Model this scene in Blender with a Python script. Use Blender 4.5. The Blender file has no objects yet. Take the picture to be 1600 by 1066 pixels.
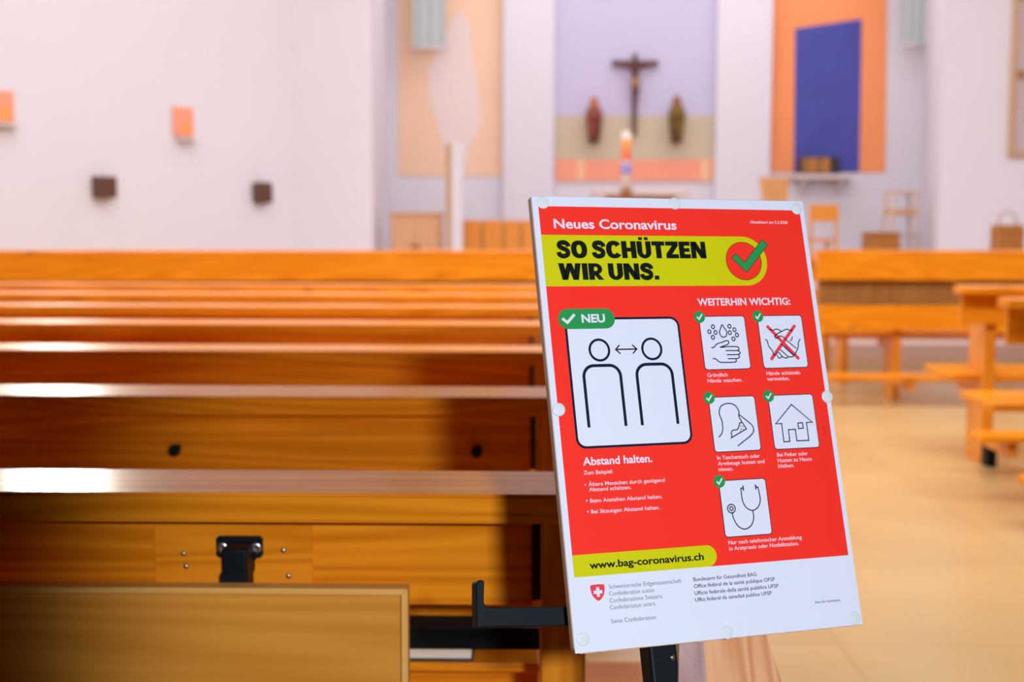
import bpy, bmesh, math, random
from mathutils import Matrix, Vector, Euler
random.seed(7)
PI = math.pi
S = bpy.context.scene
C = bpy.data.collections.new('church'); S.collection.children.link(C)
R = math.radians

# ------------------------------------------------------------------ camera
FPX = 2000.0
cam_d = bpy.data.cameras.new('camera'); cam = bpy.data.objects.new('camera', cam_d); C.objects.link(cam)
cam_d.sensor_width = 36; cam_d.lens = FPX / 1600 * 36; cam_d.clip_start = 0.02
CAMR = Matrix.Rotation(R(0.7), 3, 'Z') @ Matrix.Rotation(PI/2 - R(5.2), 3, 'X') @ Matrix.Rotation(R(0.17), 3, 'Z')
cam.matrix_world = Matrix.Translation((0, 0, 1.2)) @ CAMR.to_4x4()
cam_d.dof.use_dof = True; cam_d.dof.focus_distance = 1.17; cam_d.dof.aperture_fstop = 5.3
S.camera = cam
# ------------------------------------------------------------------ world, colour management
W = bpy.data.worlds.new('world'); S.world = W; W.use_nodes = True
W.node_tree.nodes['Background'].inputs[0].default_value = (0.75, 0.78, 0.9, 1)
W.node_tree.nodes['Background'].inputs[1].default_value = 0.3
vs = S.view_settings; vs.view_transform = 'Standard'; vs.look = 'None'; vs.gamma = 1; vs.use_curve_mapping = False
vs.exposure = 0.12

def area(name, loc, rot, sx, sy, power, col):
    d = bpy.data.lights.new(name, 'AREA'); d.shape = 'RECTANGLE'; d.size = sx; d.size_y = sy
    d.energy = power; d.color = col
    o = bpy.data.objects.new(name, d); o.location = loc; o.rotation_euler = rot; C.objects.link(o); return o
def spot(name, loc, target, power, col, angle, blend, rad):
    d = bpy.data.lights.new(name, 'SPOT'); d.energy = power; d.color = col; d.spot_size = R(angle); d.spot_blend = blend
    d.shadow_soft_size = rad
    o = bpy.data.objects.new(name, d); o.location = loc
    o.rotation_euler = (Vector(target) - Vector(loc)).to_track_quat('-Z', 'Y').to_euler(); C.objects.link(o); return o
COOL = (0.94, 0.935, 1.0)
area('nave_lights', (0.8, 7.2, 6.3), (0, 0, 0), 9, 5.4, 380, COOL)
area('bench_fill_light', (0.6, 3.75, 4.3), (R(62), 0, 0), 8.5, .4, 290, COOL)  # added area light to brighten the far bench backs, no real fixture
area('chancel_lights', (1.6, 14.6, 5.9), (R(12), 0, 0), 5.5, 2.6, 105, COOL)
spot('rear_key_light', (0.31, -0.9, 1.56), (0.17, 1.3, 0.84), 185, (0.90, 0.93, 1.0), 34, 0.6, 0.06)  # added spot standing in for the light from behind the camera

def at(px, py, Y):
    d = CAMR @ Vector(((px - 800) / FPX, (533 - py) / FPX, -1))
    return Vector((0, 0, 1.2)) + d * (Y / d.y)

# ------------------------------------------------------------------ materials
MATS = {}
def lin(r, g, b):
    f = lambda c: c/255/12.92 if c/255 <= .04045 else ((c/255+.055)/1.055)**2.4
    return (f(r), f(g), f(b), 1)
def mat(name, col, rough=.5, spec=.5, metal=0, emit=None, bump=0, bscale=60, var=0):
    if name in MATS: return MATS[name]
    m = bpy.data.materials.new(name); m.use_nodes = True; nt = m.node_tree; b = nt.nodes['Principled BSDF']
    b.inputs['Base Color'].default_value = col; b.inputs['Roughness'].default_value = rough
    b.inputs['Specular IOR Level'].default_value = spec; b.inputs['Metallic'].default_value = metal
    if emit:
        b.inputs['Emission Color'].default_value = col; b.inputs['Emission Strength'].default_value = emit
    if bump or var:
        tc = nt.nodes.new('ShaderNodeTexCoord'); n = nt.nodes.new('ShaderNodeTexNoise')
        n.inputs['Scale'].default_value = bscale; n.inputs['Detail'].default_value = 4
        nt.links.new(tc.outputs['Object'], n.inputs['Vector'])
        if bump:
            bp = nt.nodes.new('ShaderNodeBump'); bp.inputs['Strength'].default_value = bump; bp.inputs['Distance'].default_value = .002
            nt.links.new(n.outputs['Fac'], bp.inputs['Height']); nt.links.new(bp.outputs['Normal'], b.inputs['Normal'])
        if var:
            n2 = nt.nodes.new('ShaderNodeTexNoise'); n2.inputs['Scale'].default_value = bscale*.05; n2.inputs['Detail'].default_value = 3
            nt.links.new(tc.outputs['Object'], n2.inputs['Vector'])
            mp = nt.nodes.new('ShaderNodeMapRange'); mp.inputs[3].default_value = 1-var; mp.inputs[4].default_value = 1+var
            nt.links.new(n2.outputs['Fac'], mp.inputs[0])
            mx = nt.nodes.new('ShaderNodeMix'); mx.data_type = 'RGBA'; mx.blend_type = 'MULTIPLY'; mx.inputs[0].default_value = 1
            mx.inputs[6].default_value = col; nt.links.new(mp.outputs[0], mx.inputs[7]); nt.links.new(mx.outputs[2], b.inputs['Base Color'])
    MATS[name] = m; return m
def wood(name, light, dark, axis=0, rough=.3, knots=True, scale=1.0, spec=.5, grain=1.0):
    if name in MATS: return MATS[name]
    m = bpy.data.materials.new(name); m.use_nodes = True; nt = m.node_tree; b = nt.nodes['Principled BSDF']
    N = nt.nodes.new; L = nt.links.new
    tc = N('ShaderNodeTexCoord'); oi = N('ShaderNodeObjectInfo')
    ad = N('ShaderNodeVectorMath'); ad.operation = 'MULTIPLY_ADD'
    ad.inputs[1].default_value = (1, 1, 1)
    sc = N('ShaderNodeVectorMath'); sc.operation = 'SCALE'; sc.inputs['Scale'].default_value = 13.7
    cx = N('ShaderNodeCombineXYZ'); L(oi.outputs['Random'], cx.inputs[0]); L(oi.outputs['Random'], cx.inputs[1]); L(oi.outputs['Random'], cx.inputs[2])
    L(cx.outputs[0], sc.inputs[0]); L(tc.outputs['Object'], ad.inputs[0]); L(sc.outputs[0], ad.inputs[2])
    mp = N('ShaderNodeMapping'); v = [11*scale]*3; v[axis] = .55*scale; mp.inputs['Scale'].default_value = v
    L(ad.outputs[0], mp.inputs['Vector'])
    n1 = N('ShaderNodeTexNoise'); n1.inputs['Scale'].default_value = 1.0; n1.inputs['Detail'].default_value = 1.5; n1.inputs['Roughness'].default_value = .45
    L(mp.outputs[0], n1.inputs['Vector'])
    mu = N('ShaderNodeMath'); mu.operation = 'MULTIPLY'; mu.inputs[1].default_value = 75; L(n1.outputs['Fac'], mu.inputs[0])
    si = N('ShaderNodeMath'); si.operation = 'SINE'; L(mu.outputs[0], si.inputs[0])
    n2 = N('ShaderNodeTexNoise'); n2.inputs['Scale'].default_value = 9; n2.inputs['Detail'].default_value = 3
    L(mp.outputs[0], n2.inputs['Vector'])
    m1 = N('ShaderNodeMapRange'); m1.inputs[1].default_value = -1; m1.inputs[2].default_value = 1
    m1.inputs[3].default_value = .5 - .34*grain; m1.inputs[4].default_value = .5 + .2*grain; L(si.outputs[0], m1.inputs[0])
    mm = N('ShaderNodeMath'); mm.operation = 'MULTIPLY_ADD'; mm.inputs[1].default_value = .5; L(n2.outputs['Fac'], mm.inputs[0])
    sb = N('ShaderNodeMath'); sb.operation = 'SUBTRACT'; sb.inputs[1].default_value = .25; L(m1.outputs[0], sb.inputs[0]); L(sb.outputs[0], mm.inputs[2])
    mx = N('ShaderNodeMix'); mx.data_type = 'RGBA'; mx.inputs[6].default_value = dark; mx.inputs[7].default_value = light
    L(mm.outputs[0], mx.inputs[0])
    out = mx.outputs[2]
    if knots:
        mk = N('ShaderNodeMapping'); kv = [5.2]*3; kv[axis] = 2.4; mk.inputs['Scale'].default_value = kv; L(ad.outputs[0], mk.inputs['Vector'])
        vo = N('ShaderNodeTexVoronoi'); vo.inputs['Scale'].default_value = 1; L(mk.outputs[0], vo.inputs['Vector'])
        cr = N('ShaderNodeValToRGB'); cr.color_ramp.elements[0].position = .045; cr.color_ramp.elements[0].color = (1, 1, 1, 1)
        cr.color_ramp.elements[1].position = .10; cr.color_ramp.elements[1].color = (0, 0, 0, 1)
        L(vo.outputs['Distance'], cr.inputs[0])
        m3 = N('ShaderNodeMix'); m3.data_type = 'RGBA'; m3.inputs[7].default_value = (dark[0]*.35, dark[1]*.25, dark[2]*.25, 1)
        ml = N('ShaderNodeMath'); ml.operation = 'MULTIPLY'; ml.inputs[1].default_value = .8; L(cr.outputs[0], ml.inputs[0])
        L(ml.outputs[0], m3.inputs[0]); L(out, m3.inputs[6]); out = m3.outputs[2]
    L(out, b.inputs['Base Color'])
    b.inputs['Roughness'].default_value = rough; b.inputs['Specular IOR Level'].default_value = spec
    bp = N('ShaderNodeBump'); bp.inputs['Strength'].default_value = .12; bp.inputs['Distance'].default_value = .001
    L(mm.outputs[0], bp.inputs['Height']); L(bp.outputs['Normal'], b.inputs['Normal'])
    MATS[name] = m; return m
PINE = wood('pine', (0.92, 0.34, 0.018, 1), (0.62, 0.180, 0.004, 1), 0, .22, spec=.08)
PINE_Z = wood('pine_upright', (0.88, 0.33, 0.024, 1), (0.56, 0.165, 0.006, 1), 2, .3, spec=.35)
PINE_Y = wood('pine_depth', (0.88, 0.33, 0.022, 1), (0.56, 0.165, 0.006, 1), 1, .3, spec=.4)
PANELW = wood('panel_pine', (0.85, 0.39, 0.060, 1), (0.62, 0.22, 0.020, 1), 0, .38, spec=.3, scale=.7, grain=.55)
STANDW = wood('stand_pine', (0.80, 0.46, 0.25, 1), (0.55, 0.22, 0.09, 1), 1, .5, spec=.25, knots=False, scale=1.6)
STANDG = wood('stand_grey_edge', (0.66, 0.50, 0.46, 1), (0.42, 0.24, 0.24, 1), 1, .6, spec=.25, knots=False, scale=1.6)  # greyer tone for the narrow left chamfer of the post
PLY = wood('plywood_edge', (0.66, 0.46, 0.32, 1), (0.45, 0.28, 0.18, 1), 1, .5, knots=False, scale=2)
OAK = wood('pale_beech', (0.80, 0.47, 0.26, 1), (0.66, 0.34, 0.16, 1), 2, .4, knots=False, grain=.4)
OAKO = wood('orange_beech', (0.85, 0.34, 0.05, 1), (0.70, 0.23, 0.02, 1), 2, .35, knots=False, grain=.4)
BROWNW = wood('brown_oak', (0.42, 0.20, 0.05, 1), (0.26, 0.10, 0.02, 1), 2, .4, knots=False)
DARKW = wood('carved_dark_wood', (0.16, 0.06, 0.025, 1), (0.08, 0.03, 0.015, 1), 2, .5, knots=False)
WALL = mat('white_plaster', (0.755, 0.735, 0.79, 1), .85, .2, bump=.15, bscale=40, var=.02)
BLACK = mat('black_steel', (0.003, 0.007, 0.011, 1), .5, .15)
STEEL = mat('screw_steel', (0.45, 0.46, 0.48, 1), .3, .5, 1)
RUBBER = mat('black_rubber', (0.012, 0.012, 0.012, 1), .7, .3)
# ------------------------------------------------------------------ mesh helpers
class MB:
    def __init__(s): s.bm = bmesh.new(); s.mats = []
    def mi(s, m):
        if m not in s.mats: s.mats.append(m)
        return s.mats.index(m)
    def box(s, x0, x1, y0, y1, z0, z1, m, bev=0, rot=None):
        r = bmesh.ops.create_cube(s.bm, size=1); vs_ = r['verts']
        for v in vs_:
            v.co = Vector(((x0+x1)/2 + v.co.x*(x1-x0), (y0+y1)/2 + v.co.y*(y1-y0), (z0+z1)/2 + v.co.z*(z1-z0)))
        fs = set(f for v in vs_ for f in v.link_faces)
        k = s.mi(m)
        for f in fs: f.material_index = k
        if bev:
            es = list(set(e for v in vs_ for e in v.link_edges))
            rr = bmesh.ops.bevel(s.bm, geom=es, offset=bev, segments=2, affect='EDGES', profile=.6)
            for f in rr['faces']: f.material_index = k; f.smooth = True
        return s
    def prism(s, pts, z0, z1, m, axis='z'):
        # pts CCW outline; extruded along z (or along y when axis == 'y', pts = x, z)
        k = s.mi(m)
        def P(p, z): return Vector((p[0], p[1], z)) if axis == 'z' else (Vector((p[0], z, p[1])) if axis == 'y' else Vector((z, p[0], p[1])))
        a = [s.bm.verts.new(P(p, z0)) for p in pts]; b = [s.bm.verts.new(P(p, z1)) for p in pts]
        n = len(pts)
        fs = [s.bm.faces.new(a[::-1]), s.bm.faces.new(b)]
        for i in range(n): fs.append(s.bm.faces.new((a[i], a[(i+1) % n], b[(i+1) % n], b[i])))
        for f in fs: f.material_index = k
        bmesh.ops.recalc_face_normals(s.bm, faces=fs)
        return s
    def flat(s, pts, z, m):
        k = s.mi(m); f = s.bm.faces.new([s.bm.verts.new((p[0], p[1], z)) for p in pts]); f.material_index = k
        f.normal_update()
        if f.normal.z < 0: f.normal_flip()
        return s
    def lathe(s, prof, m, seg=24, c=(0, 0, 0), sx=1, sy=1, smooth=True):
        k = s.mi(m); rings = []
        for r, z in prof:
            rings.append([s.bm.verts.new((c[0]+r*sx*math.cos(2*PI*i/seg), c[1]+r*sy*math.sin(2*PI*i/seg), c[2]+z)) for i in range(seg)])
        for a, b in zip(rings, rings[1:]):
            for i in range(seg):
                f = s.bm.faces.new((a[i], a[(i+1) % seg], b[(i+1) % seg], b[i])); f.material_index = k; f.smooth = smooth
        for rg, fl in ((rings[0], True), (rings[-1], False)):
            f = s.bm.faces.new(rg[::-1] if fl else rg); f.material_index = k
        return s
    def tube(s, pts, r, m, seg=10):
        k = s.mi(m); pts = [Vector(p) for p in pts]; rings = []
        for i, p in enumerate(pts):
            d = (pts[min(i+1, len(pts)-1)] - pts[max(i-1, 0)]).normalized()
            u = d.orthogonal().normalized() if i == 0 else (u - d*u.dot(d)).normalized()
            w = d.cross(u)
            rr = r[i] if isinstance(r, (list, tuple)) else r
            rings.append([s.bm.verts.new(p + (u*math.cos(2*PI*j/seg) + w*math.sin(2*PI*j/seg))*rr) for j in range(seg)])
        for a, b in zip(rings, rings[1:]):
            for i in range(seg):
                f = s.bm.faces.new((a[i], a[(i+1) % seg], b[(i+1) % seg], b[i])); f.material_index = k; f.smooth = True
        for rg in (rings[0][::-1], rings[-1]):
            f = s.bm.faces.new(rg); f.material_index = k
        return s
    def mesh(s, me, m, mtx):
        k = s.mi(m); n0 = len(s.bm.faces); t = bmesh.new(); t.from_mesh(me); t.transform(mtx)
        tmp = bpy.data.meshes.new('tmp'); t.to_mesh(tmp); t.free(); s.bm.from_mesh(tmp); bpy.data.meshes.remove(tmp)
        s.bm.faces.ensure_lookup_table()
        for f in s.bm.faces[n0:]: f.material_index = k
        return s
    def build(s, name, parent=None, loc=None, rot=None):
        me = bpy.data.meshes.new(name); s.bm.normal_update(); s.bm.to_mesh(me); s.bm.free()
        for m in s.mats: me.materials.append(m)
        o = bpy.data.objects.new(name, me); C.objects.link(o)
        if parent: o.parent = parent
        if loc is not None: o.location = loc
        if rot is not None: o.rotation_euler = rot
        return o
def tag(o, label, cat, group=None):
    o['label'] = label; o['category'] = cat
    if group: o['group'] = group
    return o
def thing(name, label, cat, loc=(0, 0, 0), rz=0, group=None):
    o = bpy.data.objects.new(name, None); C.objects.link(o); o.empty_display_size = .1
    o.location = loc; o.rotation_euler = (0, 0, rz); return tag(o, label, cat, group)
def struct(name, mb):
    o = mb.build(name); o['kind'] = 'structure'; return o
def copy_thing(src, loc, rz, label):
    r = src.copy(); C.objects.link(r); r.location = loc; r.rotation_euler = (0, 0, rz); r['label'] = label
    for ch in src.children:
        c = ch.copy(); C.objects.link(c); c.parent = r
        for g in ch.children:
            d = g.copy(); C.objects.link(d); d.parent = c
    return r

# ------------------------------------------------------------------ room shell
CH = 0.6                     # height of the chancel floor
def floor_mat():
    m = bpy.data.materials.new('polished_floor'); m.use_nodes = True; nt = m.node_tree; b = nt.nodes['Principled BSDF']
    N = nt.nodes.new; L = nt.links.new
    tc = N('ShaderNodeTexCoord'); br = N('ShaderNodeTexBrick')
    br.offset = 0; br.inputs['Scale'].default_value = 1; br.inputs['Brick Width'].default_value = .9; br.inputs['Row Height'].default_value = .9
    br.inputs['Mortar Size'].default_value = .006; br.inputs['Mortar Smooth'].default_value = .3
    br.inputs['Color1'].default_value = (0.56, 0.375, 0.15, 1); br.inputs['Color2'].default_value = (0.52, 0.345, 0.135, 1); br.inputs['Mortar'].default_value = (0.45, 0.30, 0.11, 1)
    L(tc.outputs['Object'], br.inputs['Vector'])
    n = N('ShaderNodeTexNoise'); n.inputs['Scale'].default_value = 2.2; n.inputs['Detail'].default_value = 5; L(tc.outputs['Object'], n.inputs['Vector'])
    mr = N('ShaderNodeMapRange'); mr.inputs[3].default_value = .85; mr.inputs[4].default_value = 1.15; L(n.outputs['Fac'], mr.inputs[0])
    mx = N('ShaderNodeMix'); mx.data_type = 'RGBA'; mx.blend_type = 'MULTIPLY'; mx.inputs[0].default_value = 1
    L(br.outputs['Color'], mx.inputs[6]); L(mr.outputs[0], mx.inputs[7]); L(mx.outputs[2], b.inputs['Base Color'])
    b.inputs['Roughness'].default_value = .28; b.inputs['Specular IOR Level'].default_value = .5
    return m
FLOOR = floor_mat()
struct('floor', MB().box(-7.2, 7.2, -4, 17.3, -.2, 0, FLOOR))
struct('ceiling', MB().box(-7.2, 7.2, -4, 17.3, 6.6, 6.8, WALL))
SHADE_WOOD = wood('dark_shade_wood', (0.13, 0.060, 0.025, 1), (0.08, 0.035, 0.012, 1), 2, .5, knots=False)  # very dark wood for the unseen light-absorbing surfaces and the pew slits
struct('trim_5', MB().box(-6.999, -6.95, -3.79, 3.4, 0, 2.749, SHADE_WOOD).box(6.95, 6.999, -3.79, 3.4, 0, 2.749, SHADE_WOOD))  # unseen side panels, added dark to cut bounce light on the near pews
struct('trim_1', MB().box(-7, 7, -3.8, 3.4, 2.75, 3.05, SHADE_WOOD).box(-7, 7, 3.3, 3.4, 3.05, 4.0, BROWNW))      # unseen gallery slab, added to keep the near pews in shade
struct('wall_rear', MB().box(-7.2, 7.2, -4, -3.8, 0, 6.6, SHADE_WOOD))
k = .78
zc = 13.5
wl = [(-2.46, zc), (-7.0, zc-(7.0-2.46)/k), (-7.0, -4), (-7.2, -4), (-7.2, zc-(7.0-2.46)/k+.08), (-2.62, zc+.15)]
struct('wall_left', MB().prism(wl, 0, 6.6, WALL))
struct('wall_right', MB().box(7.0, 7.2, -4, 13.5, 0, 6.6, WALL))
lx = at(580, 200, 13.5).x; lx2 = at(606, 200, 17).x
rx = at(1471, 200, 13.5).x; rx2 = at(1440, 200, 17).x
struct('wall_arch_left', MB().prism([(-2.46, 13.5), (lx, 13.5), (lx2, 17), (lx2-.3, 17), (-2.7, 13.75)], 0, 6.6, WALL))
struct('wall_arch_right', MB().prism([(rx, 13.5), (7.2, 13.5), (7.2, 13.7), (rx2+.3, 17), (rx2, 17)], 0, 6.6, WALL))
struct('wall_back', MB().box(lx2-.3, rx2+.3, 17, 17.2, 0, 6.6, WALL))
STEP = mat('pale_stone', (0.72, 0.55, 0.48, 1), .4, .4, bump=.1, bscale=30, var=.05)
sl, sr = lx+.02, rx-.02
steps = MB()
for i in range(4):
    steps.box(-2.3 if i < 2 else sl, 6.9 if i < 2 else sr, 11.4+i*.36 if i < 2 else 13.48+(i-2)*.36, 13.5 if i < 2 else 16.99, i*.15, (i+1)*.15, STEP, .006)
struct('trim_2', steps)

# pilasters that flank the middle niche of the back wall
for i, (a, b) in enumerate(((786, 866), (1119, 1205))):
    x0 = at(a, 200, 16.8).x; x1 = at(b, 200, 16.8).x
    struct('trim_%d' % (3+i), MB().box(x0, x1, 16.82, 17, CH, 6.6, WALL, .01))

# window high in the left wall: its light glints on the pew rails
def on_left(Y): return -2.46 - (13.5 - Y)*k
LWA = math.atan2(1, k)                                   # direction of the left wall in plan
def left_frame(Y, z):                                     # local x runs along the wall, local y points into the room
    tx = Vector((k, 1, 0)).normalized(); n = Vector((1, -k, 0)).normalized()
    return Vector((on_left(Y), Y, z)), math.atan2(tx.y, tx.x)
wY = 11.17
loc, rz = left_frame(wY, 3.38)
PANE = mat('daylit_glass', (1.0, 0.97, 0.82, 1), .1, .5, emit=140)
WFR = mat('white_window_frame', (0.8, 0.78, 0.75, 1), .5)
wf = MB()
for x0, x1, z0, z1 in ((-.33, -.28, 0, .85), (.28, .33, 0, .85), (-.28, .28, 0, .04), (-.28, .28, 0.80, .85), (-.02, .02, .04, .80)):
    wf.box(x0, x1, -.07, .0, z0, z1, WFR, .004)
w1 = wf.build('window_1', None, loc, (0, 0, rz)); w1['kind'] = 'structure'
MB().box(-.28, .28, -.035, -.025, .04, .80, PANE).build('pane', w1)

# ------------------------------------------------------------------ pews
def make_bracket(parent, x):
    mb = MB().prism([(x-.030, .0), (x+.030, .0), (x+.030, -.028), (x+.019, -.028), (x+.019, -.048), (x-.013, -.048), (x-.013, -.028), (x-.030, -.028)], -.082, -.0701, BLACK, 'y')
    bmesh.ops.bevel(mb.bm, geom=[e for e in mb.bm.edges], offset=.0025, segments=2, affect='EDGES')
    mb.box(x-.0130, x+.0190, -.121, -.080, -.068, -.006, BLACK, .003)
    o = mb.build('hook', parent); o['label'] = 'black steel hook plate'
    o.location = (0, 0, .797)
    for sx in (-.021, .0225):
        s_ = MB().lathe([(.0, .0), (.0065, .0), (.0075, .0015), (.0066, .003), (.003, .0022), (.0, .0020)], STEEL, 16).build('screw', o)
        s_.location = (x+sx, -.0819, -.014); s_.rotation_euler = (PI/2, 0, 0)
    return o
def pew(label, Y, xa, xb, posts, rz=0, hooks=(), top=.87, board=.122, group='pews', rail=.043, kneel=True, lower=None, flush=True, tall=False, big=False):
    # flush: the back board stops at its end post; otherwise the board runs past in front of the posts
    cx = (xa+xb)/2
    t = thing('pew', label, 'pew', (cx, Y, 0), rz, group)
    a, b = xa-cx, xb-cx
    zr = top-rail
    rl = MB().prism([(-.13, zr), (0, zr), (0, top), (-.13, top-.0057)], a, b, PINE, 'x')
    bmesh.ops.bevel(rl.bm, geom=rl.bm.edges[:], offset=.004, segments=2, affect='EDGES')
    rl.build('top_rail', t)
    ba, bb = (posts[0]-cx+.04, posts[-1]-cx-.04) if flush else (a+.02, b-.02)
    if tall:
        MB().box(a, b, -.13, -.10, top-.205, zr, PINE, .004).build('fascia', t)
        MB().box(a+.02, b-.02, -.06, -.035, top-.38, zr, BROWNW, .003).build('backrest', t)  # shade under the fascia put into the browner colour of this board
        MB().box(a+.02, b-.02, -.115, -.09, .49, .652, PINE, .003).build('lower_backrest', t)
    else:
        MB().box(ba, bb, -.07, -.045, zr-board, zr, PINE, .003).build('backrest', t)
        if flush:
            for q, sg in ((posts[0]-cx, 1), (posts[-1]-cx, -1)):
                MB().box(min(q+sg*.0285, q+sg*.075), max(q+sg*.0285, q+sg*.075), -.04, -.02, zr-.124, zr-.0005, SHADE_WOOD, .002).build('gap_shade_strip', t)  # dark strip put behind the slit for the shade of the gap
        if lower: MB().box(a+.02, b-.02, -.09, -.065, lower[0], lower[1], PINE, .003).build('lower_backrest', t)
    MB().box(a, b, .0, .44, .42, .455, PINE, .006).build('seat', t)
    if kneel: MB().box(a+.02, b-.02, -.42, -.24, .17, .205, PINE, .006).build('kneeler', t)
    for px_ in posts:
        x = px_-cx
        y0 = -.12 if flush else (-.034 if tall else -.0445)
        MB().box(x-.028, x+.028, y0, .05 if flush else .19, 0, zr, PINE_Z, .003).build('leg', t)
        MB().box(x-.026, x+.026, .05 if flush else .19, .37, .34, .42, PINE_Y, .003).build('seat_bearer', t)
        if flush: MB().box(x-.024, x+.024, .30, .36, 0, .34, PINE_Z, .003).build('front_leg', t)
        if kneel: MB().box(x-.024, x+.024, -.40, y0, .10, .17, PINE_Y, .003).build('kneeler_arm', t)
        if not flush and not tall and kneel: MB().box(x-.026, x+.026, -.125, y0-.001, 0, .099, BLACK, .004).build('black_foot', t)  # black block at the foot of the leg, below the kneeler
    for hx in hooks:
        if big: make_bracket(t, hx-cx)
        else: MB().lathe([(.007, 0), (.007, .02), (.012, .026), (.012, .034), (.007, .037)], BLACK, 16).build('coat_peg', t, (hx-cx, -.0701, .752), (PI/2, 0, 0))
    return t
ROWS = ['nearest', 'second', 'third', 'fourth', 'fifth', 'sixth', 'seventh']
LB = 'pews of the left block'
hk = {0: (-.372, .26), 1: (-.70, -.10), 2: (-.37, -1.2)}
XA = [-1.35, -1.9, -2.4, -3.0, -3.5, -4.0, -4.4]
lefts = []
for i in range(7):
    Y = 1.70 + .90*i
    lab = ('nearest pine pew of the left block, its rail glossy and screws showing round the hook' if i == 0 else
           '%s pine pew from the front edge of the photo in the left block' % ROWS[i])
    lefts.append(pew(lab, Y, XA[i], .30, (XA[i]+.3, .047), hooks=hk.get(i, ()), group=LB, big=(i == 0)))

P0 = lefts[0]; P0x = P0.location.x
# cover plate let into the nearest back board behind the hook, with its loose screws
pl = MB().box(at(243, 880, 1.63).x-P0x, at(489, 880, 1.63).x-P0x, -.0735, -.0695, .706, .8265, PINE, .0012).build('cover_plate', P0)
for q in ((287, 865), (291, 885), (443, 860), (451, 900)):
    w = at(q[0], q[1], 1.626)
    o = MB().lathe([(0, 0), (.0032, 0), (.0036, .001), (.002, .0022), (0, .0024)], STEEL, 12).build('screw', pl)
    o.location = (w.x-P0x, w.y-1.70-.0002, w.z); o.rotation_euler = (PI/2, 0, 0)
# book rack under the nearest pew's rail
x0 = at(500, 1000, 1.78).x-P0x
MB().box(x0, .047-.028-P0x, .065, .072, .600, .632, BLACK, .002).build('book_rack_bar', P0)
MB().box(x0, .047-.028-P0x, .085, .235, .560, .574, PINE, .003).build('book_rack_shelf', P0)
MB().box(x0, .047-.028-P0x, .2355, .25, .40, .82, PINE, .002).build('book_rack_back', P0)
MB().box(x0+.001, x0+.02, .05, .0645, .574, .632, PINE, .002).build('book_rack_bracket', P0)

# ------------------------------------------------------------------ hymn book on the rack
PAPER = mat('book_paper', (0.85, 0.76, 0.62, 1), .8, .2)
COVER = mat('dark_book_cover', (0.012, 0.02, 0.022, 1), .5)
xb0 = at(560, 1000, 1.80).x; xb1 = at(740, 1000, 1.80).x
hb = thing('hymn_book', 'closed dark hymn book with pale page block lying on the rack of the nearest pew', 'book', ((xb0+xb1)/2, 1.86, .5745))
hw = (xb1-xb0)/2
MB().box(-hw+.002, hw-.003, -.068, .06, .003, .023, PAPER, .001).build('page_block', hb)
MB().box(-hw, hw, -.072, .064, 0, .003, COVER, .001).box(-hw, hw, -.072, .064, .023, .026, COVER, .001).box(-hw, hw, .06, .064, .003, .023, COVER).build('cover', hb)

# ------------------------------------------------------------------ framed board hung from the hook of the nearest pew
tr = at(637, 921, 1.545); 
bd = thing('hanging_board', 'framed pine board with mitred edging hanging at lower left in front of the nearest pew', 'board', (tr.x, 1.545, .455))
bw, bh = .80, tr.z-.455
MB().box(-bw+.009, -.0093, .0015, .022, .009, bh-.0088, PANELW).build('panel', bd)
EDG = wood('edge_banding', (0.92, 0.52, 0.15, 1), (0.76, 0.36, 0.07, 1), 0, .4, knots=False)
EDGZ = wood('edge_banding_upright', (0.92, 0.52, 0.15, 1), (0.76, 0.36, 0.07, 1), 2, .4, knots=False)
f = MB()
f.prism([(-bw, bh), (0, bh), (-.008, bh-.0078), (-bw+.008, bh-.0078)], 0, .024, EDG, 'y')
f.prism([(-bw, 0), (0, 0), (-.008, .0078), (-bw+.008, .0078)], 0, .024, EDG, 'y')
f.prism([(0, .0003), (0, bh-.0003), (-.0078, bh-.008), (-.0078, .008)], 0, .024, EDGZ, 'y')
f.prism([(-bw, .0003), (-bw, bh-.0003), (-bw+.0078, bh-.008), (-bw+.0078, .008)], 0, .024, EDGZ, 'y')
f.build('edge_frame', bd)
hx = -.372 - tr.x
MB().box(hx-.0130, hx+.0190, .0242, .0285, bh-.10, bh+.012, BLACK, .001).build('hanger_tab', bd)

# ------------------------------------------------------------------ tall front benches and the right block
tb = pew('long pale-topped pine front bench left of the poster, in front of the left wall', 8.55, -4.7, .42, (-4.3, -1.9, .10), R(8), top=1.025, group='tall front benches', flush=False, tall=True)
tb2 = pew('long pine front bench behind the right-hand pews, its back the tallest there', 8.9, 1.98, 6.0, (2.56, 5.5), 0, top=1.035, group='tall front benches', flush=False, tall=True)
RB = 'pews of the right block'
pew('pine pew at the right edge of the photo, nearest of the right block', 5.35, 1.96, 4.8, (2.30, 4.4), R(-.5), top=.905, board=.15, group=RB, flush=False)
pew('second pine pew of the right block, its dark foot standing on the aisle floor', 6.45, 2.14, 5.2, (2.32, 4.8), R(-.5), top=.905, board=.15, group=RB, flush=False)
for i, (Y, x) in enumerate(((9.75, 2.28), (10.55, 2.33), (11.3-.1, 2.36))):
    if i == 2: break
    pew(['pine bench just beyond the tall right-hand front bench, its end against the poster edge', 'farthest pine bench of the right block, half hidden by the poster edge'][i],
        Y, x-.12, 6.2, (x+.13, 5.7), 0, top=.95, board=.16, group=RB, flush=False, kneel=False, lower=(.55, .68))

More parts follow.
